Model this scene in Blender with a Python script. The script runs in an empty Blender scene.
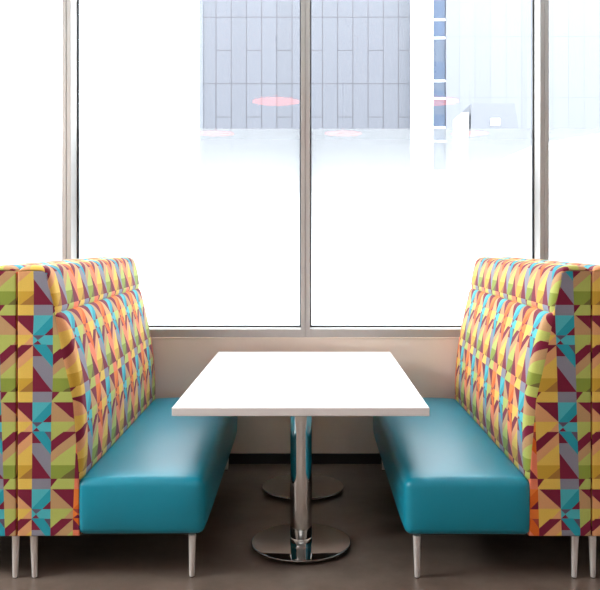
import bpy, bmesh, math
from mathutils import Vector, Matrix

# ------------------------------------------------------------------ camera
F = 800.0                      # focal length in pixels of the 600 px wide frame
EYE = 1.446                    # eye height
VX, VY = 311.8, 239.4          # where the view axis meets the picture
SC = bpy.context.scene
COL = SC.collection
cam_data = bpy.data.cameras.new('camera')
cam = bpy.data.objects.new('camera', cam_data)
COL.objects.link(cam)
cam.location = (0, 0, EYE)
cam.rotation_euler = (math.pi / 2, 0, 0)
cam_data.sensor_fit = 'HORIZONTAL'
cam_data.sensor_width = 36.0
cam_data.lens = 36.0 * F / 600.0
cam_data.shift_x = (300 - VX) / 600.0
cam_data.shift_y = (VY - 295) / 600.0
cam_data.clip_end = 400
SC.camera = cam

# ------------------------------------------------------------------ sky and lights
world = bpy.data.worlds.new('world')
SC.world = world
world.use_nodes = True
bg = world.node_tree.nodes['Background']
bg.inputs['Color'].default_value = (0.90, 0.95, 1.0, 1)
bg.inputs['Strength'].default_value = 8.0


def area_light(name, loc, rot, sx, sy, power, color):
    d = bpy.data.lights.new(name, 'AREA')
    d.shape = 'RECTANGLE'
    d.size, d.size_y, d.energy, d.color = sx, sy, power, color
    o = bpy.data.objects.new(name, d)
    o.location = loc
    o.rotation_euler = rot
    COL.objects.link(o)
    return o


area_light('left_side_light', (-4.2, 2.4, 2.7), Vector((4.5, 2.5, -1.9)).to_track_quat('-Z', 'Y').to_euler(), 1.6, 0.9, 150, (1, 0.98, 0.95))
area_light('overhead_fill_light', (-2.9, -0.5, 3.2), (0, 0, 0), 1.4, 1.4, 14, (1, 0.98, 0.95))  # unseen overhead fill, added to brighten the floor in front
area_light('rear_fill_light', (-0.6, -4.2, 1.9), (math.radians(85), 0, 0), 3.6, 0.8, 12, (1, 0.98, 0.95))  # fill added behind the camera to lift the bench fronts

SC.view_settings.view_transform = 'Standard'
SC.view_settings.look = 'None'
SC.view_settings.exposure = 0.10
SC.view_settings.gamma = 1.0
SC.view_settings.use_curve_mapping = False


# ------------------------------------------------------------------ material helpers
def srgb(r, g, b):
    def f(c):
        c /= 255.0
        return c / 12.92 if c <= 0.04045 else ((c + 0.055) / 1.055) ** 2.4
    return (f(r), f(g), f(b), 1.0)


def mat(name, color, rough=0.5, metal=0.0, spec=0.5, noise=0.0, nscale=8.0, bump=0.0, bscale=200.0, coat=0.0):
    m = bpy.data.materials.new(name)
    m.use_nodes = True
    nt = m.node_tree
    b = nt.nodes['Principled BSDF']
    b.inputs['Base Color'].default_value = color
    b.inputs['Roughness'].default_value = rough
    b.inputs['Metallic'].default_value = metal
    b.inputs['Specular IOR Level'].default_value = spec
    b.inputs['Coat Weight'].default_value = coat
    tc = nt.nodes.new('ShaderNodeTexCoord')
    if noise > 0:
        n = nt.nodes.new('ShaderNodeTexNoise')
        n.inputs['Scale'].default_value = nscale
        n.inputs['Detail'].default_value = 6
        nt.links.new(tc.outputs['Object'], n.inputs['Vector'])
        mr = nt.nodes.new('ShaderNodeMapRange')
        mr.inputs['To Min'].default_value = 1 - noise
        mr.inputs['To Max'].default_value = 1 + noise
        nt.links.new(n.outputs['Fac'], mr.inputs['Value'])
        mx = nt.nodes.new('ShaderNodeVectorMath')
        mx.operation = 'SCALE'
        mx.inputs[0].default_value = color[:3]
        nt.links.new(mr.outputs['Result'], mx.inputs['Scale'])
        nt.links.new(mx.outputs['Vector'], b.inputs['Base Color'])
    if bump > 0:
        n2 = nt.nodes.new('ShaderNodeTexNoise')
        n2.inputs['Scale'].default_value = bscale
        n2.inputs['Detail'].default_value = 3
        nt.links.new(tc.outputs['Object'], n2.inputs['Vector'])
        bp = nt.nodes.new('ShaderNodeBump')
        bp.inputs['Strength'].default_value = bump
        bp.inputs['Distance'].default_value = 0.002
        nt.links.new(n2.outputs['Fac'], bp.inputs['Height'])
        nt.links.new(bp.outputs['Normal'], b.inputs['Normal'])
    return m


# ---- geometric upholstery fabric: four columns (yellow, teal, green, orange) of pieced triangles
def fabric_material():
    m = bpy.data.materials.new('geometric_fabric')
    m.use_nodes = True
    nt = m.node_tree
    N, L = nt.nodes, nt.links
    b = N['Principled BSDF']
    b.inputs['Roughness'].default_value = 0.8
    b.inputs['Specular IOR Level'].default_value = 0.25
    b.inputs['Sheen Weight'].default_value = 0.12
    b.inputs['Sheen Roughness'].default_value = 0.4
    uv = N.new('ShaderNodeUVMap')
    uv.uv_map = 'UVMap'
    sep = N.new('ShaderNodeSeparateXYZ')
    L.new(uv.outputs['UV'], sep.inputs[0])

    def M(op, a, bb=None, c=None):
        n = N.new('ShaderNodeMath')
        n.operation = op
        for i, v in enumerate((a, bb, c)):
            if v is None:
                continue
            if isinstance(v, (int, float)):
                n.inputs[i].default_value = v
            else:
                L.new(v, n.inputs[i])
        return n.outputs[0]

    def mixc(fac, a, c):
        n = N.new('ShaderNodeMix')
        n.data_type = 'RGBA'
        if isinstance(fac, (int, float)):
            n.inputs[0].default_value = fac
        else:
            L.new(fac, n.inputs[0])
        for sock, v in ((n.inputs[6], a), (n.inputs[7], c)):
            if isinstance(v, tuple):
                sock.default_value = v
            else:
                L.new(v, sock)
        return n.outputs[2]

    p = M('FRACT', sep.outputs[0])
    t = M('FRACT', sep.outputs[1])
    second = M('GREATER_THAN', p, 0.5)
    h = M('FRACT', M('MULTIPLY', p, 2.0))
    isB = M('GREATER_THAN', h, 0.545)
    sA = M('DIVIDE', h, 0.545)
    sB = M('DIVIDE', M('SUBTRACT', h, 0.545), 0.455)

    def vec(s):
        n = N.new('ShaderNodeCombineXYZ')
        L.new(s, n.inputs[0])
        L.new(t, n.inputs[1])
        n.inputs[2].default_value = 1.0
        return n.outputs[0]
    vA, vB = vec(sA), vec(sB)

    def poly(v, pts):
        # convex polygon mask; pts in (s,t)
        cx = sum(q[0] for q in pts) / len(pts)
        cy = sum(q[1] for q in pts) / len(pts)
        out = None
        for i in range(len(pts)):
            (x0, y0), (x1, y1) = pts[i], pts[(i + 1) % len(pts)]
            a, bb = -(y1 - y0), (x1 - x0)
            c = -(a * x0 + bb * y0)
            if a * cx + bb * cy + c < 0:
                a, bb, c = -a, -bb, -c
            n = N.new('ShaderNodeVectorMath')
            n.operation = 'DOT_PRODUCT'
            L.new(v, n.inputs[0])
            n.inputs[1].default_value = (a, bb, c)
            out = n.outputs['Value'] if out is None else M('MINIMUM', out, n.outputs['Value'])
        return M('GREATER_THAN', out, 0.0)

    e = 0.02
    def rect(t0, t1):
        return [(-e, t0), (1 + e, t0), (1 + e, t1), (-e, t1)]
    maroon = srgb(128, 32, 62)
    # column type A : yellow / green
    a_main = mixc(second, srgb(240, 206, 98), srgb(190, 204, 108))
    a_dark = mixc(second, srgb(216, 176, 66), srgb(146, 166, 70))
    a_brown = mixc(second, srgb(176, 128, 62), srgb(118, 112, 62))
    a_tan = mixc(second, srgb(234, 174, 122), srgb(200, 162, 116))
    c = a_main
    for pts, colr in (
            (rect(-.01, .224), a_tan),
            ([(-e, -.02), (1 + e, -.02), (1 + e, .23)], maroon),
            ([(1 + e, .224), (1 + e, .34), (.58, .34)], a_tan),
            ([(1 + e, .335), (1 + e, .47), (-e, .70), (-e, .57)], a_tan),
            ([(.5, .34), (1 + e, .34), (-e, .58), (-e, .455)], maroon),
            (rect(.724, .88), a_dark),
            ([(1 + e, .75), (1 + e, .88), (.42, .88)], a_brown),
            (rect(.88, 1.01), a_main),
            ([(-e, .88), (.30, .88), (-e, .985)], maroon)):
        c = mixc(poly(vA, pts), c, colr)
    colA = c
    # column type B : teal with gray / orange with salmon
    b_base = mixc(second, srgb(146, 148, 164), srgb(244, 138, 104))
    b_lite = mixc(second, srgb(84, 196, 208), srgb(246, 136, 60))
    b_dark = mixc(second, srgb(44, 168, 188), srgb(232, 112, 40))
    b_slate = mixc(second, srgb(104, 92, 116), srgb(176, 72, 60))
    c = b_base
    for pts, colr in (
            (rect(-.01, .23), b_lite),
            ([(1 + e, -.01), (1 + e, .23), (-e, .23)], b_dark),
            ([(1 + e, .13), (1 + e, .23), (.55, .23)], maroon),
            (rect(.23, .34), b_lite),
            ([(-e, .23), (.55, .23), (.23, .285)], b_slate),
            ([(-e, .34), (.42, .34), (.23, .29)], maroon),
            (rect(.34, .47), maroon),
            ([(-e, .335), (.65, .335), (1 + e, .455), (1 + e, .612)], b_dark),
            ([(.65, .34), (1 + e, .34), (1 + e, .45)], b_slate),
            ([(-e, .575), (-e, .88), (1 + e, .88)], maroon),
            (rect(.88, 1.01), b_base)):
        c = mixc(poly(vB, pts), c, colr)
    col = mixc(isB, colA, c)
    # fine weave
    tc = N.new('ShaderNodeTexCoord')
    n1 = N.new('ShaderNodeTexNoise')
    n1.inputs['Scale'].default_value = 260
    n1.inputs['Detail'].default_value = 2
    L.new(tc.outputs['Object'], n1.inputs['Vector'])
    mr = N.new('ShaderNodeMapRange')
    mr.inputs['To Min'].default_value = 0.86
    mr.inputs['To Max'].default_value = 1.1
    L.new(n1.outputs['Fac'], mr.inputs['Value'])
    sc = N.new('ShaderNodeVectorMath')
    sc.operation = 'SCALE'
    L.new(col, sc.inputs[0])
    L.new(mr.outputs['Result'], sc.inputs['Scale'])
    L.new(sc.outputs['Vector'], b.inputs['Base Color'])
    bp = N.new('ShaderNodeBump')
    bp.inputs['Strength'].default_value = 0.25
    bp.inputs['Distance'].default_value = 0.001
    L.new(n1.outputs['Fac'], bp.inputs['Height'])
    L.new(bp.outputs['Normal'], b.inputs['Normal'])
    return m


def glass_material():
    m = bpy.data.materials.new('window_glass')
    m.use_nodes = True
    nt = m.node_tree
    nt.nodes.clear()
    out = nt.nodes.new('ShaderNodeOutputMaterial')
    tr = nt.nodes.new('ShaderNodeBsdfTransparent')
    tr.inputs['Color'].default_value = (0.97, 0.985, 0.985, 1)
    gl = nt.nodes.new('ShaderNodeBsdfGlossy')
    gl.inputs['Roughness'].default_value = 0.0
    mx = nt.nodes.new('ShaderNodeMixShader')
    mx.inputs['Fac'].default_value = 0.045
    nt.links.new(tr.outputs[0], mx.inputs[1])
    nt.links.new(gl.outputs[0], mx.inputs[2])
    nt.links.new(mx.outputs[0], out.inputs['Surface'])
    return m


def film_material():
    # printed dot-gradient privacy film: sparse at its top edge, solid further down
    m = bpy.data.materials.new('privacy_film')
    m.use_nodes = True
    nt = m.node_tree
    nt.nodes.clear()
    N, L = nt.nodes, nt.links
    out = N.new('ShaderNodeOutputMaterial')
    tr = N.new('ShaderNodeBsdfTransparent')
    tl = N.new('ShaderNodeBsdfTranslucent')
    
    df = N.new('ShaderNodeBsdfDiffuse')
    df.inputs['Color'].default_value = (0.35,0.36,0.36,1)
    m1 = N.new('ShaderNodeMixShader')
    m1.inputs['Fac'].default_value = 0.2
    L.new(tl.outputs[0], m1.inputs[1])
    L.new(df.outputs[0], m1.inputs[2])
    tc = N.new('ShaderNodeTexCoord')
    sp = N.new('ShaderNodeSeparateXYZ')
    L.new(tc.outputs['Object'], sp.inputs[0])
    mr = N.new('ShaderNodeMapRange')
    mr.inputs['From Min'].default_value = 2.182
    mr.inputs['From Max'].default_value = 1.66
    mr.inputs['To Min'].default_value = 0.5
    mr.inputs['To Max'].default_value = 1.0
    L.new(sp.outputs['Z'], mr.inputs['Value'])
    cr = N.new('ShaderNodeMapRange')          # colour raised downwards: paints stronger daylight into the lower film
    cr.inputs['From Min'].default_value = 2.182
    cr.inputs['From Max'].default_value = 1.10
    L.new(sp.outputs['Z'], cr.inputs['Value'])
    pw_ = N.new('ShaderNodeMath')
    pw_.operation = 'POWER'
    pw_.inputs[1].default_value = 1.9
    L.new(cr.outputs['Result'], pw_.inputs[0])
    cr = N.new('ShaderNodeMapRange')
    cr.inputs['To Min'].default_value = 0.225
    cr.inputs['To Max'].default_value = 0.9
    L.new(pw_.outputs[0], cr.inputs['Value'])
    L.new(cr.outputs['Result'], tl.inputs['Color'])
    m2 = N.new('ShaderNodeMixShader')
    L.new(mr.outputs['Result'], m2.inputs['Fac'])
    L.new(tr.outputs[0], m2.inputs[1])
    L.new(m1.outputs[0], m2.inputs[2])
    L.new(m2.outputs[0], out.inputs['Surface'])
    return m


def panel_material(name, base, joint, pw, ph, x0, z0, jw, stagger=True):
    # facade of tall metal panels with thin joints; every other column is cut by an extra joint
    m = bpy.data.materials.new(name)
    m.use_nodes = True
    nt = m.node_tree
    N, L = nt.nodes, nt.links
    b = N['Principled BSDF']
    b.inputs['Roughness'].default_value = 0.6
    tc = N.new('ShaderNodeTexCoord')
    sp = N.new('ShaderNodeSeparateXYZ')
    L.new(tc.outputs['Object'], sp.inputs[0])

    def M(op, a, bb=None):
        n = N.new('ShaderNodeMath')
        n.operation = op
        for i, v in enumerate((a, bb)):
            if v is None:
                continue
            if isinstance(v, (int, float)):
                n.inputs[i].default_value = v
            else:
                L.new(v, n.inputs[i])
        return n.outputs[0]
    u = M('DIVIDE', M('SUBTRACT', sp.outputs['X'], x0), pw)
    v = M('DIVIDE', M('SUBTRACT', sp.outputs['Z'], z0), ph)
    ju = M('LESS_THAN', M('FRACT', u), jw / pw)
    full = M('LESS_THAN', M('FRACT', M('MULTIPLY', v, 0.5)), jw / ph * 0.5)
    alt = M('LESS_THAN', M('FRACT', v), jw / ph)
    odd = M('LESS_THAN', M('FRACT', M('MULTIPLY', u, 0.5)), 0.5)
    j = M('MAXIMUM', ju, full)
    if stagger:
        j = M('MAXIMUM', j, M('MULTIPLY', alt, odd))
    n = N.new('ShaderNodeMix')
    n.data_type = 'RGBA'
    L.new(j, n.inputs[0])
    n.inputs[6].default_value = base
    n.inputs[7].default_value = joint
    # faint panel to panel tone difference
    wn = N.new('ShaderNodeTexWhiteNoise')
    wn.noise_dimensions = '1D'
    L.new(M('FLOOR', u), wn.inputs['W'])
    mr = N.new('ShaderNodeMapRange')
    mr.inputs['To Min'].default_value = 0.96
    mr.inputs['To Max'].default_value = 1.04
    L.new(wn.outputs['Value'], mr.inputs['Value'])
    s = N.new('ShaderNodeVectorMath')
    s.operation = 'SCALE'
    L.new(n.outputs[2], s.inputs[0])
    L.new(mr.outputs['Result'], s.inputs['Scale'])
    L.new(s.outputs['Vector'], b.inputs['Base Color'])
    return m


def emit_material(name, color, strength):
    m = bpy.data.materials.new(name)
    m.use_nodes = True
    b = m.node_tree.nodes['Principled BSDF']
    b.inputs['Base Color'].default_value = color
    b.inputs['Emission Color'].default_value = color
    b.inputs['Emission Strength'].default_value = strength
    return m


FABRIC = fabric_material()
VINYL = mat('teal_vinyl', srgb(16, 148, 176), rough=0.34, spec=0.5, noise=0.03, nscale=3, bump=0.12, bscale=260)
LEG = mat('brushed_aluminium', (0.95, 0.95, 0.95, 1), rough=0.36, metal=0.55)
RUBBER = mat('dark_rubber', (0.02, 0.02, 0.02, 1), rough=0.6)
UNDER = mat('dark_backing_laminate', srgb(40, 34, 30), rough=0.6)
DISC = mat('dark_polished_steel', (0.27, 0.26, 0.255, 1), rough=0.04, metal=1.0)
CHROME = mat('chrome', (0.80, 0.795, 0.79, 1), rough=0.05, metal=1.0)
LAMINATE = mat('white_laminate', (0.90, 0.90, 0.90, 1), rough=0.3, spec=0.5, noise=0.01)
EDGEB = mat('tabletop_edge', (0.80, 0.72, 0.70, 1), rough=0.45)
STEELP = mat('painted_steel', (0.05, 0.05, 0.05, 1), rough=0.5)
ALU = mat('anodised_aluminium', srgb(176, 173, 170), rough=0.42, metal=0.25, noise=0.02)
GASKET = mat('black_gasket', (0.015, 0.017, 0.02, 1), rough=0.6)
WALLP = mat('beige_wall_paint', srgb(238, 226, 214), rough=0.65, noise=0.02, nscale=3, bump=0.08, bscale=90)
STOOL = mat('window_ledge_paint', srgb(244, 232, 218), rough=0.5)
CEILP = mat('white_ceiling', (0.8, 0.79, 0.77, 1), rough=0.8)
BASEB = mat('black_baseboard', (0.010, 0.009, 0.009, 1), rough=0.5)
GLASS = glass_material()
FILM = film_material()


# ------------------------------------------------------------------ mesh helpers
def finish(name, bm, material, parent=None, smooth=False, bevel=0.0, segs=3):
    bmesh.ops.recalc_face_normals(bm, faces=bm.faces)
    me = bpy.data.meshes.new(name)
    bm.to_mesh(me)
    bm.free()
    if smooth:
        for p_ in me.polygons:
            p_.use_smooth = True
    mats = material if isinstance(material, (list, tuple)) else [material]
    for mm in mats:
        me.materials.append(mm)
    o = bpy.data.objects.new(name, me)
    COL.objects.link(o)
    if parent is not None:
        o.parent = parent
    if bevel > 0:
        md = o.modifiers.new('bevel', 'BEVEL')
        md.width = bevel
        md.segments = segs
        md.limit_method = 'ANGLE'
        md.angle_limit = math.radians(35)
    return o


def add_box(bm, x0, x1, y0, y1, z0, z1):
    vs = [bm.verts.new((x, y, z)) for z in (z0, z1) for y in (y0, y1) for x in (x0, x1)]
    for f in ((0, 1, 3, 2), (4, 6, 7, 5), (0, 4, 5, 1), (1, 5, 7, 3), (3, 7, 6, 2), (2, 6, 4, 0)):
        bm.faces.new([vs[i] for i in f])
    return vs


def box(name, x0, x1, y0, y1, z0, z1, material, parent=None, bevel=0.0, segs=2):
    bm = bmesh.new()
    add_box(bm, x0, x1, y0, y1, z0, z1)
    return finish(name, bm, material, parent, bevel=bevel, segs=segs)


def add_lathe(bm, prof, cx, cy, n=48, lean=(0, 0)):
    """prof: list of (r, z) from bottom to top, closed with caps"""
    z0 = prof[0][1]
    zr = (prof[-1][1] - z0) or 1
    rings = []
    for r, z in prof:
        k = (z - z0) / zr
        ox, oy = lean[0] * k, lean[1] * k
        rings.append([bm.verts.new((cx + ox + r * math.cos(2 * math.pi * i / n),
                                    cy + oy + r * math.sin(2 * math.pi * i / n), z)) for i in range(n)])
    for a, c in zip(rings, rings[1:]):
        for i in range(n):
            bm.faces.new((a[i], a[(i + 1) % n], c[(i + 1) % n], c[i]))
    bm.faces.new(list(reversed(rings[0])))
    bm.faces.new(rings[-1])


def lathe(name, prof, cx, cy, material, parent=None, n=48, lean=(0, 0)):
    bm = bmesh.new()
    add_lathe(bm, prof, cx, cy, n, lean)
    o = finish(name, bm, material, parent, smooth=True)
    md = o.modifiers.new('edges', 'EDGE_SPLIT')
    md.split_angle = math.radians(40)
    return o


def rounded_cushion(name, x0, x1, y0, y1, z0, z1, r, crown, puff, material, parent):
    """upholstered block: rounded edges, crowned top, slightly puffed sides"""
    bm = bmesh.new()

    def stations(a, b_, n):
        inner = [a + r + (b_ - a - 2 * r) * i / n for i in range(n + 1)]
        lo = [a + r * (1 - math.cos(math.pi / 2 * i / 6)) * 1.0 for i in range(6)]
        hi = [b_ - r * (1 - math.cos(math.pi / 2 * i / 6)) for i in range(5, -1, -1)]
        return lo + inner + hi
    X, Y, Z = stations(x0, x1, 16), stations(y0, y1, 30), stations(z0, z1, 6)
    hx, hy, hz = (x0 + x1) / 2, (y0 + y1) / 2, (z0 + z1) / 2
    sx, sy, sz = (x1 - x0) / 2, (y1 - y0) / 2, (z1 - z0) / 2
    cache = {}

    def P(x, y, z):
        key = (round(x, 6), round(y, 6), round(z, 6))
        if key in cache:
            return cache[key]
        c = Vector((min(max(x, x0 + r), x1 - r), min(max(y, y0 + r), y1 - r), min(max(z, z0 + r), z1 - r)))
        d = Vector((x, y, z)) - c
        if d.length > 1e-9:
            d = d.normalized() * r
        q = c + d
        u, v, w = (q.x - hx) / sx, (q.y - hy) / sy, (q.z - hz) / sz
        k = max(0, w)
        q.z += crown * k * (1 - abs(u) ** 2.6) * (1 - abs(v) ** 6) - crown * 0.5 * k * abs(u) ** 3
        q.y += puff * v * abs(v) ** 3 * (1 - w * w) * (1 - abs(u) ** 6)
        q.x += puff * u * abs(u) ** 3 * (1 - w * w) * (1 - abs(v) ** 8)
        cache[key] = bm.verts.new(q)
        return cache[key]

    def grid(A, B, fn):
        for i in range(len(A) - 1):
            for j in range(len(B) - 1):
                vs = [fn(A[i], B[j]), fn(A[i + 1], B[j]), fn(A[i + 1], B[j + 1]), fn(A[i], B[j + 1])]
                if len(set(vs)) == 4:
                    bm.faces.new(vs)
    for z in (z0, z1):
        grid(X, Y, lambda a, c: P(a, c, z))
    for y in (y0, y1):
        grid(X, Z, lambda a, c: P(a, y, c))
    for x in (x0, x1):
        grid(Y, Z, lambda a, c: P(x, a, c))
    return finish(name, bm, material, parent, smooth=True)


def tag(o, label, cat, group=None):
    o['label'] = label
    o['category'] = cat
    if group:
        o['group'] = group


def structure(o):
    o['kind'] = 'structure'
    return o


def empty(name, loc):
    o = bpy.data.objects.new(name, None)
    o.empty_display_size = 0.2
    o.location = loc
    COL.objects.link(o)
    return o


# ------------------------------------------------------------------ room
YW = F / 155.0                 # window wall, room side
YG = YW + 0.15                 # glass
RX, RB, RH = 4.62, -5.0, 3.3


def floor_material():
    m = bpy.data.materials.new('polished_concrete')
    m.use_nodes = True
    nt = m.node_tree
    N, L = nt.nodes, nt.links
    b = N['Principled BSDF']
    tc = N.new('ShaderNodeTexCoord')
    n1 = N.new('ShaderNodeTexNoise')
    n1.inputs['Scale'].default_value = 5
    n1.inputs['Detail'].default_value = 10
    n1.inputs['Roughness'].default_value = 0.65
    L.new(tc.outputs['Object'], n1.inputs['Vector'])
    cr = N.new('ShaderNodeValToRGB')
    cr.color_ramp.elements[0].position = 0.3
    cr.color_ramp.elements[0].color = srgb(104, 94, 86)
    cr.color_ramp.elements[1].position = 0.75
    cr.color_ramp.elements[1].color = srgb(136, 124, 114)
    L.new(n1.outputs['Fac'], cr.inputs['Fac'])
    n2 = N.new('ShaderNodeTexVoronoi')
    n2.inputs['Scale'].default_value = 60
    L.new(tc.outputs['Object'], n2.inputs['Vector'])
    lt = N.new('ShaderNodeMath')
    lt.operation = 'LESS_THAN'
    lt.inputs[1].default_value = 0.09
    L.new(n2.outputs['Distance'], lt.inputs[0])
    sc_ = N.new('ShaderNodeMath')
    sc_.operation = 'MULTIPLY'
    sc_.inputs[1].default_value = 0.35
    L.new(lt.outputs[0], sc_.inputs[0])
    mx = N.new('ShaderNodeMix')
    mx.data_type = 'RGBA'
    L.new(sc_.outputs[0], mx.inputs[0])
    L.new(cr.outputs['Color'], mx.inputs[6])
    mx.inputs[7].default_value = srgb(160, 148, 138)
    L.new(mx.outputs[2], b.inputs['Base Color'])
    mr = N.new('ShaderNodeMapRange')
    mr.inputs['To Min'].default_value = 0.22
    mr.inputs['To Max'].default_value = 0.42
    L.new(n1.outputs['Fac'], mr.inputs['Value'])
    L.new(mr.outputs['Result'], b.inputs['Roughness'])
    b.inputs['Specular IOR Level'].default_value = 0.4
    return m


structure(box('floor', -RX, RX, RB, YW + 0.3, -0.06, 0.0, floor_material()))
structure(box('ceiling', -RX, RX, RB, YW + 0.3, RH, RH + 0.1, CEILP))
structure(box('wall_left', -RX - 0.12, -RX, RB, YW + 0.3, 0, RH, WALLP))
structure(box('wall_right', RX, RX + 0.12, RB, YW + 0.3, 0, RH, WALLP))
structure(box('wall_rear', -RX, RX, RB - 0.12, RB, 0, RH, CEILP))
structure(box('wall_front', -RX, RX, YW, YW + 0.28, 0, 0.806, WALLP))
structure(box('trim_1', -RX, RX, YW - 0.006, YW + 0.28, 0.806, 0.8135, STOOL, bevel=0.002))
structure(box('baseboard_front', -RX, RX, YW - 0.012, YW, 0, 0.066, BASEB, bevel=0.002))

# window wall: aluminium posts and six glazed bays
SP = 1.5425
posts = [-0.041 + SP * k for k in range(-3, 4)]
ZB, ZT = 0.866, RH
HW = 0.029
for n, px in enumerate(posts):
    if abs(px) > RX:
        px = math.copysign(RX - HW - 0.001, px)
        posts[n] = px
    bm = bmesh.new()
    add_box(bm, px - HW, px - 0.0025, YW, YG + 0.02, 0.8135, RH)
    add_box(bm, px + 0.0025, px + HW, YW, YG + 0.02, 0.8135, RH)
    add_box(bm, px - 0.0025, px + 0.0025, YW + 0.004, YG + 0.06, 0.8135, RH)
    structure(finish('trim_%d' % (n + 2), bm, ALU, bevel=0.0015, segs=1))
for n in range(6):
    xa, xb = posts[n] + HW, posts[n + 1] - HW
    w = empty('window_%d' % (n + 1), ((xa + xb) / 2, YG, 0.8135))
    structure(w)
    w.location = (0, 0, 0)
    box('bottom_rail', xa, xb, YW, YG + 0.02, 0.8135, ZB, ALU, w, bevel=0.0015, segs=1)
    box('top_rail', xa, xb, YW, YG + 0.02, RH - 0.05, RH, ALU, w, bevel=0.0015, segs=1)
    bm = bmesh.new()
    g = 0.009
    add_box(bm, xa, xa + g, YG - 0.016, YG + 0.016, ZB, RH - 0.05)
    add_box(bm, xb - g, xb, YG - 0.016, YG + 0.016, ZB, RH - 0.05)
    add_box(bm, xa + g, xb - g, YG - 0.016, YG + 0.016, ZB, ZB + g)
    add_box(bm, xa + g, xb - g, YG - 0.016, YG + 0.016, RH - 0.05 - g, RH - 0.05)
    finish('gasket', bm, GASKET, w)
    box('glass_pane', xa + g, xb - g, YG - 0.004, YG + 0.004, ZB + g, RH - 0.05 - g, GLASS, w)
    bm = bmesh.new()
    q = [bm.verts.new(c_) for c_ in ((xa + g, YG + 0.006, ZB + g), (xb - g, YG + 0.006, ZB + g),
                                     (xb - g, YG + 0.006, 2.182), (xa + g, YG + 0.006, 2.182))]
    bm.faces.new(q)
    finish('privacy_film', bm, FILM, w)

# ------------------------------------------------------------------ outside
GROUND = mat('pale_pavement', (0.75, 0.76, 0.78, 1), rough=0.8, noise=0.03)
gr = box('outside_ground', -60, 60, YW + 0.3, 140, -0.25, -0.15, GROUND)
structure(gr)


def far(px, D):
    return (px - VX) / F * D


def farz(py, D):
    return EYE + (VY - py) / F * D


D1 = 40.0
k = D1 / F
GREYP = panel_material('grey_facade_panels', srgb(75, 76, 83), srgb(46, 44, 50), 15.2 * k, 33.3 * k,
                       far(215.6, D1), farz(84.2, D1), 0.9 * k)
WHITEP = panel_material('white_facade_panels', srgb(100, 101, 110), srgb(86, 88, 98), 13.0 * k * 1.2, 30.5 * k,
                        far(459, D1), farz(98, D1), 0.7 * k, stagger=False)
LIGHTP = mat('pale_facade_render', srgb(240, 242, 246), rough=0.7)
EDGEP = mat('grey_corner_strip', srgb(92, 94, 100), rough=0.7)
BLUEG = mat('blue_window_glass', srgb(34, 54, 80), rough=0.3, noise=0.25, nscale=0.7)
DARKP = mat('slate_blue_spandrel', srgb(58, 68, 84), rough=0.5, noise=0.1, nscale=0.8)

gb = empty('office_building', (far(305, D1), D1, -0.15))
inv = Matrix.Translation(-gb.location)


def under(o, root):
    o.parent = root
    o.matrix_parent_inverse = Matrix.Translation(-root.location)
    return o


HB = 16.0
under(box('grey_panel_wall', far(203, D1), far(410, D1), D1, D1 + 8, -0.15, HB, GREYP), gb)
under(box('corner_trim', far(199.5, D1), far(203, D1), D1 - 0.05, D1 + 8, -0.15, HB, EDGEP), gb)
tag(gb, 'grey panelled office block standing outside behind the middle of the window wall', 'building')

wb = empty('office_tower', (far(500, D1), D1, -0.15))
under(box('corner_pier', far(410, D1) + 0.02, far(433, D1 - 0.5), D1 - 0.5, D1 + 8, -0.15, HB, LIGHTP), wb)
under(box('white_panel_wall', far(446, D1), far(640, D1), D1, D1 + 8, -0.15, HB, WHITEP), wb)
xa, xb = far(433, D1 - 0.5) + 0.01, far(446, D1) - 0.01
cuts = [0, 18.5, 36.5, 80.5, 97.5, 126.5, 141, 160, 185]
for i, (ya, yb) in enumerate([(-60, -21), (-20, 18), (20.3, 36), (38.3, 79.5), (81.5, 97), (98.8, 126.5), (128, 140), (142, 170), (172, 205)]):
    f = under(box('window', xa, xb, D1 + 0.15, D1 + 0.4, farz(yb, D1), farz(ya, D1), DARKP), wb)
    pane = box('pane', xa + 0.03, xa + (xb - xa) * (0.97 if i in (2,) else 0.97), D1 + 0.12, D1 + 0.15,
               farz(yb, D1) + 0.03, farz(yb, D1) + (farz(ya, D1) - farz(yb, D1)) * (0.95 if i in (2,) else 0.45), BLUEG)
    pane.parent = f
bm = bmesh.new()
add_box(bm, xa, xb, D1 + 0.4, D1 + 8, -0.15, HB)
for yl in (-20.5, 19.2, 37.4, 80.5, 98, 127.2, 141, 171):
    add_box(bm, xa, xb, D1 + 0.1, D1 + 0.41, farz(yl, D1) - 0.05, farz(yl, D1) + 0.05)
under(finish('window_band', bm, LIGHTP), wb)
tag(wb, 'white panelled office tower outside at right with a narrow strip of blue windows', 'building')

# small grey kiosk-like block with a square white sign, nearer than the tower
D2 = 30.0
kb = empty('kiosk', (far(495, D2), D2, -0.15))
KG = mat('pale_grey_cladding', srgb(92, 93, 98), rough=0.7)
KW = mat('white_cladding', srgb(128, 129, 134), rough=0.7)
bm = bmesh.new()
zt, zm = farz(102.5, D2), farz(136, D2)
lo = [(far(470.5, D2), D2), (far(520, D2), D2), (far(520, D2), D2 + 2), (far(470.5, D2), D2 + 2)]
hi = [(far(472.5, D2), D2 + .2), (far(516, D2), D2 + .2), (far(516, D2), D2 + 2), (far(472.5, D2), D2 + 2)]
a = [bm.verts.new((x, y, zm)) for x, y in lo]
c = [bm.verts.new((x, y, zt)) for x, y in hi]
bm.faces.new(a[::-1]); bm.faces.new(c)
for i in range(4):
    bm.faces.new((a[i], a[(i + 1) % 4], c[(i + 1) % 4], c[i]))
under(finish('upper_block', bm, KG), kb)
under(box('lower_block', far(469.5, D2), far(521, D2), D2 - 0.05, D2 + 2, -0.15, zm, KG), kb)
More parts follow.
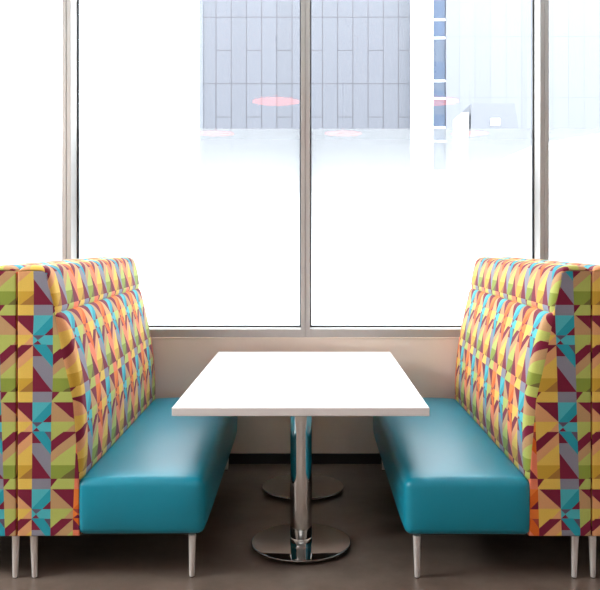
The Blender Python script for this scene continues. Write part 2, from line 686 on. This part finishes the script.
under(box('side_wing', far(462, D2), far(469.3, D2), D2 + 0.05, D2 + 2, -0.15, farz(112, D2), KW), kb)
under(box('square_sign', far(491, D2), far(500, D2), D2 + 0.02, D2 + 0.14, farz(125.2, D2), farz(118.2, D2), LIGHTP), kb)
tag(kb, 'small pale grey block with a square white sign in front of the white tower', 'building')

# overexposed low white building whose sloping roof line shows in the right pane
D3 = 22.0
bm = bmesh.new()
xs = (far(537, D3), far(660, D3))
zs = (farz(144, D3), farz(124, D3))
vv = [bm.verts.new(c_) for c_ in ((xs[0], D3, -.15), (xs[1], D3, -.15), (xs[1], D3, zs[1]), (xs[0], D3, zs[0]),
                                  (xs[0], D3 + 5, -.15), (xs[1], D3 + 5, -.15), (xs[1], D3 + 5, zs[1]), (xs[0], D3 + 5, zs[0]))]
for f in ((0, 1, 2, 3), (5, 4, 7, 6), (3, 2, 6, 7), (4, 0, 3, 7), (1, 5, 6, 2), (4, 5, 1, 0)):
    bm.faces.new([vv[i] for i in f])
lb = finish('low_building', bm, mat('white_render', (0.97, 0.97, 0.97, 1), rough=0.7))
tag(lb, 'low plain white building with a sloping roof line beyond the rightmost pane', 'building')


# ------------------------------------------------------------------ booths
YF = F / 237.0                 # front faces of the booths
LEN = F / 156.0 - YF           # booth length
PH = 0.367                     # fabric repeat, height
PWF = 0.347                    # fabric repeat, width on the end panel
PWC = 0.362                    # fabric repeat along the cushions
ZV = 1.1255                    # height where a repeat starts

BODY = [(0.0, 0.193), (0.0, 1.305), (0.006, 1.312), (0.114, 1.312), (0.124, 1.304), (0.146, 1.189), (0.158, 1.13), (0.188, .978),
        (0.234, .767), (0.252, .556), (0.257, .45), (0.260, .193)]
HEAD_P = [(.006, 1.318), (.02, 1.330), (.05, 1.336), (.085, 1.335), (.112, 1.328), (.130, 1.312), (.141, 1.285), (.150, 1.25),
          (.158, 1.21), (.163, 1.175), (.164, 1.155), (.160, 1.138), (.150, 1.128)]
HEAD_B = [(.006, 1.312), (.02, 1.315), (.05, 1.317), (.085, 1.317), (.108, 1.314), (.118, 1.300), (.124, 1.275), (.130, 1.245),
          (.134, 1.21), (.138, 1.18), (.141, 1.158), (.142, 1.14), (.142, 1.130)]
CUSH_P = [(.150, 1.134), (.163, 1.131), (.173, 1.118), (.180, 1.095), (.190, 1.05), (.202, 1.0), (.214, .945), (.226, .885),
          (.238, .82), (.248, .75), (.256, .68), (.262, .61), (.266, .54), (.267, .48), (.266, .43)]
CUSH_B = [(.142, 1.128), (.144, 1.12), (.150, 1.105), (.156, 1.08), (.166, 1.04), (.178, .99), (.190, .935), (.202, .877),
          (.214, .812), (.224, .745), (.232, .68), (.238, .61), (.242, .54), (.243, .48), (.243, .43)]


def densify(P, n):
    out = []
    for i in range(len(P) - 1):
        p0 = Vector(P[max(i - 1, 0)]); p1 = Vector(P[i]); p2 = Vector(P[i + 1]); p3 = Vector(P[min(i + 2, len(P) - 1)])
        for j in range(n):
            t = j / n
            out.append(0.5 * ((2 * p1) + (p2 - p0) * t + (2 * p0 - 5 * p1 + 4 * p2 - p3) * t * t + (3 * p1 - p0 - 3 * p2 + p3) * t ** 3))
    out.append(Vector(P[-1]))
    return out


def set_uv(bm, fn):
    lay = bm.loops.layers.uv.new('UVMap')
    for f in bm.faces:
        for l in f.loops:
            l[lay].uv = fn(f, l.vert)


def make_booth(loc, side, u_panel, u_cush, head_drop=0.0, leg_in=0.057, rot=0.0):
    """side=+1: seat lies toward +x of the outer edge; side=-1: mirrored"""
    root = empty('booth_bench', loc)
    root.rotation_euler = (0, 0, rot)
    S = side

    def front_uv(lx, z):
        X = S * lx
        k_ = min(1.0, max(0.0, (z - 0.767) / 0.553))
        j_ = min(1.0, max(0.0, (0.767 - z) / 0.574))
        X -= -0.012 * k_ - 0.020 * S * j_
        return ((X - u_panel) / PWF + 0.2725, (ZV - z) / PH)

    # upholstered back panel (the end face shows the trapezoid)
    bm = bmesh.new()
    a = [bm.verts.new((S * x, 0, z)) for x, z in BODY]
    c = [bm.verts.new((S * x, LEN, z)) for x, z in BODY]
    fa = bm.faces.new(a)
    fb = bm.faces.new(c[::-1])
    n = len(BODY)
    for i in range(n):
        bm.faces.new((a[i], c[i], c[(i + 1) % n], a[(i + 1) % n]))
    bmesh.ops.recalc_face_normals(bm, faces=bm.faces)
    edges = [e_ for e_ in bm.edges if (e_ in fa.edges or e_ in fb.edges)]
    bmesh.ops.bevel(bm, geom=edges, offset=0.006, segments=3, affect='EDGES', profile=0.6)
    lay = bm.loops.layers.uv.new('UVMap')
    bm.normal_update()
    for f in bm.faces:
        side_face = abs(f.normal.x) > 0.75 and f.calc_area() > 0.004
        for l in f.loops:
            v = l.vert.co
            if side_face or abs(f.normal.z) > 0.9 and f.calc_area() > 0.004:
                l[lay].uv = (v.y / PWC * S, (ZV - v.z + abs(v.x) * (abs(f.normal.z) > 0.9)) / PH)
            else:
                l[lay].uv = front_uv(S * v.x, v.z)
    finish('back_panel', bm, FABRIC, root)

    # cushions
    def cushion(name, P, B, v_start, belly=0.0):
        P, B = densify(P, 3), densify(B, 3)
        r = 0.034
        ys = [r * (1 - math.cos(math.pi / 2 * i / 7)) for i in range(8)]
        mid = [r + (LEN - 2 * r) * i / 26 for i in range(1, 26)]
        ys = ys + mid + [LEN - y for y in reversed(ys)]
        arc = [0.0]
        for p0, p1 in zip(P, P[1:]):
            arc.append(arc[-1] + (p1 - p0).length)
        bm = bmesh.new()
        G, uvs = [], {}
        ua = 0.0
        prev = None
        for y in ys:
            d = min(y, LEN - y)
            e_ = 1.0 if d >= r else math.sqrt(max(0.0, 1 - (1 - d / r) ** 2))
            # soft scallop between the tufted ends
            row = []
            if prev is not None:
                ua += math.hypot(y - prev[0], (e_ - prev[1]) * 0.024)
            prev = (y, e_)
            for i, (p_, b_) in enumerate(zip(P, B)):
                q = b_ + (p_ - b_) * e_
                if belly:
                    h_ = min(1.0, max(0.0, (1.13 - q.y) / 0.70))
                    q.x += belly * e_ * (1 - (y / LEN) ** 1.5) * math.sin(math.pi * h_ ** 0.55) ** 0.8
                v = bm.verts.new((S * q.x, y, q.y))
                uvs[v] = (u_cush + S * ua / PWC, (v_start + arc[i]) / PH)
                row.append(v)
            G.append(row)
        # back side of the pad, buried in the panel
        back = []
        for y in (0.0, LEN):
            back.append([bm.verts.new((S * max(0.003, b_.x - 0.012), y + (0.004 if y == 0 else -0.004), b_.y - 0.004)) for b_ in B])
        for v in back[0] + back[1]:
            uvs[v] = (u_cush, (ZV - v.co.z) / PH)
        for i in range(len(G) - 1):
            for j in range(len(P) - 1):
                bm.faces.new((G[i][j], G[i + 1][j], G[i + 1][j + 1], G[i][j + 1]))
        m_ = len(P)
        for j in range(m_ - 1):
            bm.faces.new((back[0][j], G[0][j], G[0][j + 1], back[0][j + 1]))
            bm.faces.new((G[-1][j], back[1][j], back[1][j + 1], G[-1][j + 1]))
            bm.faces.new((back[1][j], back[0][j], back[0][j + 1], back[1][j + 1]))
        bm.faces.new([g_[0] for g_ in G] + [back[1][0], back[0][0]])
        bm.faces.new([g_[-1] for g_ in G] + [back[1][-1], back[0][-1]])
        set_uv(bm, lambda f, v: uvs[v])
        return finish(name, bm, FABRIC, root, smooth=True)

    # arc length from the groove, so that the print runs on from head roll to back cushion
    hp = densify(HEAD_P, 3)
    hl = sum((p1 - p0).length for p0, p1 in zip(hp, hp[1:]))
    cushion('headrest', HEAD_P, HEAD_B, -hl - 0.006 + head_drop)
    cushion('backrest', CUSH_P, CUSH_B, -0.006 + head_drop, 0.024)

    # seat
    xs_ = sorted((S * 0.245, S * 0.785))
    st = rounded_cushion('seat', xs_[0], xs_[1], 0.0, LEN, 0.193, 0.436, 0.034, 0.016, 0.013, VINYL, root)
    # seat piping along the top of the front face
    # underside frame and legs
    xs_ = sorted((S * 0.03, S * 0.75))
    box('base_frame', xs_[0], xs_[1], 0.05, LEN - 0.05, 0.182, 0.194, STEELP, root)
    leg_n = 0
    for lx in (leg_in, 0.728):
        for ly in (0.045, LEN - 0.12):
            cx = S * lx
            lg = lathe('leg', [(0.0105, 0.004), (0.0115, 0.010), (0.0165, 0.176), (0.0165, 0.182)], cx, ly, LEG, root, n=28,
                       lean=(-0.003 * S if lx < .2 else 0.002 * S, 0))
            g_ = lathe('glide', [(0.009, 0.0), (0.010, 0.005)], cx, ly, RUBBER, None, n=20)
            g_.parent = lg
    return root


XL, XR = -1.2415, 1.1785
bL = make_booth((XL, YF, 0), 1, -1.1630 - XL, 0.03, rot=math.radians(0.75))
tag(bL, 'booth bench on the left of the table, teal seat and patterned back', 'booth bench', 'booth benches')
bR = make_booth((XR, YF, 0), -1, 1.0346 - XR, 0.70)
tag(bR, 'booth bench on the right of the table, teal seat and patterned back', 'booth bench', 'booth benches')
bLL = make_booth((XL - 0.008, YF, 0), -1, 1.0346 - XR, 0.70, leg_in=0.018, rot=math.radians(0.75))
tag(bLL, 'patterned bench end and leg at the left picture edge, touching the left bench', 'booth bench', 'booth benches')
bRR = make_booth((XR + 0.006, YF, 0), 1, -1.1630 - XL, 0.03, leg_in=0.018)
tag(bRR, 'patterned sliver of a bench at the right picture edge, behind the right bench', 'booth bench', 'booth benches')

# ------------------------------------------------------------------ table
TY0, TY1 = F / 238.5, F / 159.0
TX0, TX1 = -0.588, 0.494
TCX, TCY = (TX0 + TX1) / 2, (TY0 + TY1) / 2
PX = -0.0505
tb = empty('pedestal_table', (TCX, TCY, 0))


def tpart(o):
    o.parent = tb
    o.matrix_parent_inverse = Matrix.Translation((-TCX, -TCY, 0))
    return o


tpart(box('tabletop', TX0, TX1, TY0, TY1, 0.704, 0.740, LAMINATE, bevel=0.004, segs=3))
for D in (F / 212.2, F / 173.4):
    ped = tpart(lathe('column', [(0.051, 0.030), (0.051, 0.690)], PX, D, CHROME, n=72))
    cl = lathe('collar', [(0.0525, 0.027), (0.0525, 0.046), (0.0518, 0.048), (0.0505, 0.0485)], PX, D, CHROME, n=72)
    cl.parent = ped
    mp = box('mounting_plate', PX - 0.15, PX + 0.15, D - 0.15, D + 0.15, 0.690, 0.7033, STEELP)
    mp.parent = ped
    tpart(lathe('base_disc', [(0.230, 0.016), (0.235, 0.018), (0.2362, 0.021), (0.2355, 0.0245), (0.2335, 0.0265), (0.231, 0.0272), (0.2285, 0.0275), (0.06, 0.0276)], PX, D, DISC, n=96))
    for q in range(4):
        an = math.radians(45 + 90 * q)
        tpart(lathe('foot_glide', [(0.012, 0.0), (0.013, 0.005), (0.006, 0.006), (0.006, 0.0165)], PX + 0.17 * math.cos(an), D + 0.17 * math.sin(an), RUBBER, n=16))
tpart(box('underside_board', TX0 + 0.006, TX1 - 0.006, TY0 + 0.006, TY1 - 0.006, 0.7035, 0.7045, UNDER))
tag(tb, 'white rectangular table on two chrome disc-base columns between the two booth benches', 'table')

# ------------------------------------------------------------------ pendant lamps (seen mirrored in the glass)
SHADE = mat('orange_enamel', srgb(235, 90, 50), rough=0.35)
GLOW = emit_material('orange_glowing_diffuser', (1.0, 0.16, 0.09, 1), 5.0)
CORD = mat('black_cord', (0.02, 0.02, 0.02, 1), rough=0.5)
LAMPZ = 2.70
Y1 = 2 * YG - 1.254 * F / 138.0
Y2 = 2 * YG - 1.254 * F / 106.0
where = ['above the left bench end', 'above the table', 'above the right bench', 'behind the left bench, over the aisle', 'over the aisle in front of the table', 'over the aisle in front of the right bench']
spots = [(-1.78, Y1), (-0.325, Y1), (1.12, Y1), (-1.14, Y2), (0.369, Y2), (1.87, Y2)]
for (lx, ly), wtxt in zip(spots, where):
    r = empty('pendant_lamp', (lx, ly, LAMPZ))
    lathe('lamp_shade', [(0.218, 0.0), (0.222, 0.004), (0.219, 0.012), (0.17, 0.022), (0.09, 0.03), (0.03, 0.036), (0.02, 0.06)], 0, 0, SHADE, r, n=64)
    lathe('diffuser', [(0.214, -0.006), (0.217, -0.0005)], 0, 0, GLOW, r, n=64)
    lathe('cord', [(0.004, 0.06), (0.004, RH - LAMPZ)], 0, 0, CORD, r, n=12)
    tag(r, 'round orange pendant lamp hanging ' + wtxt, 'lamp', 'orange pendant lamps')
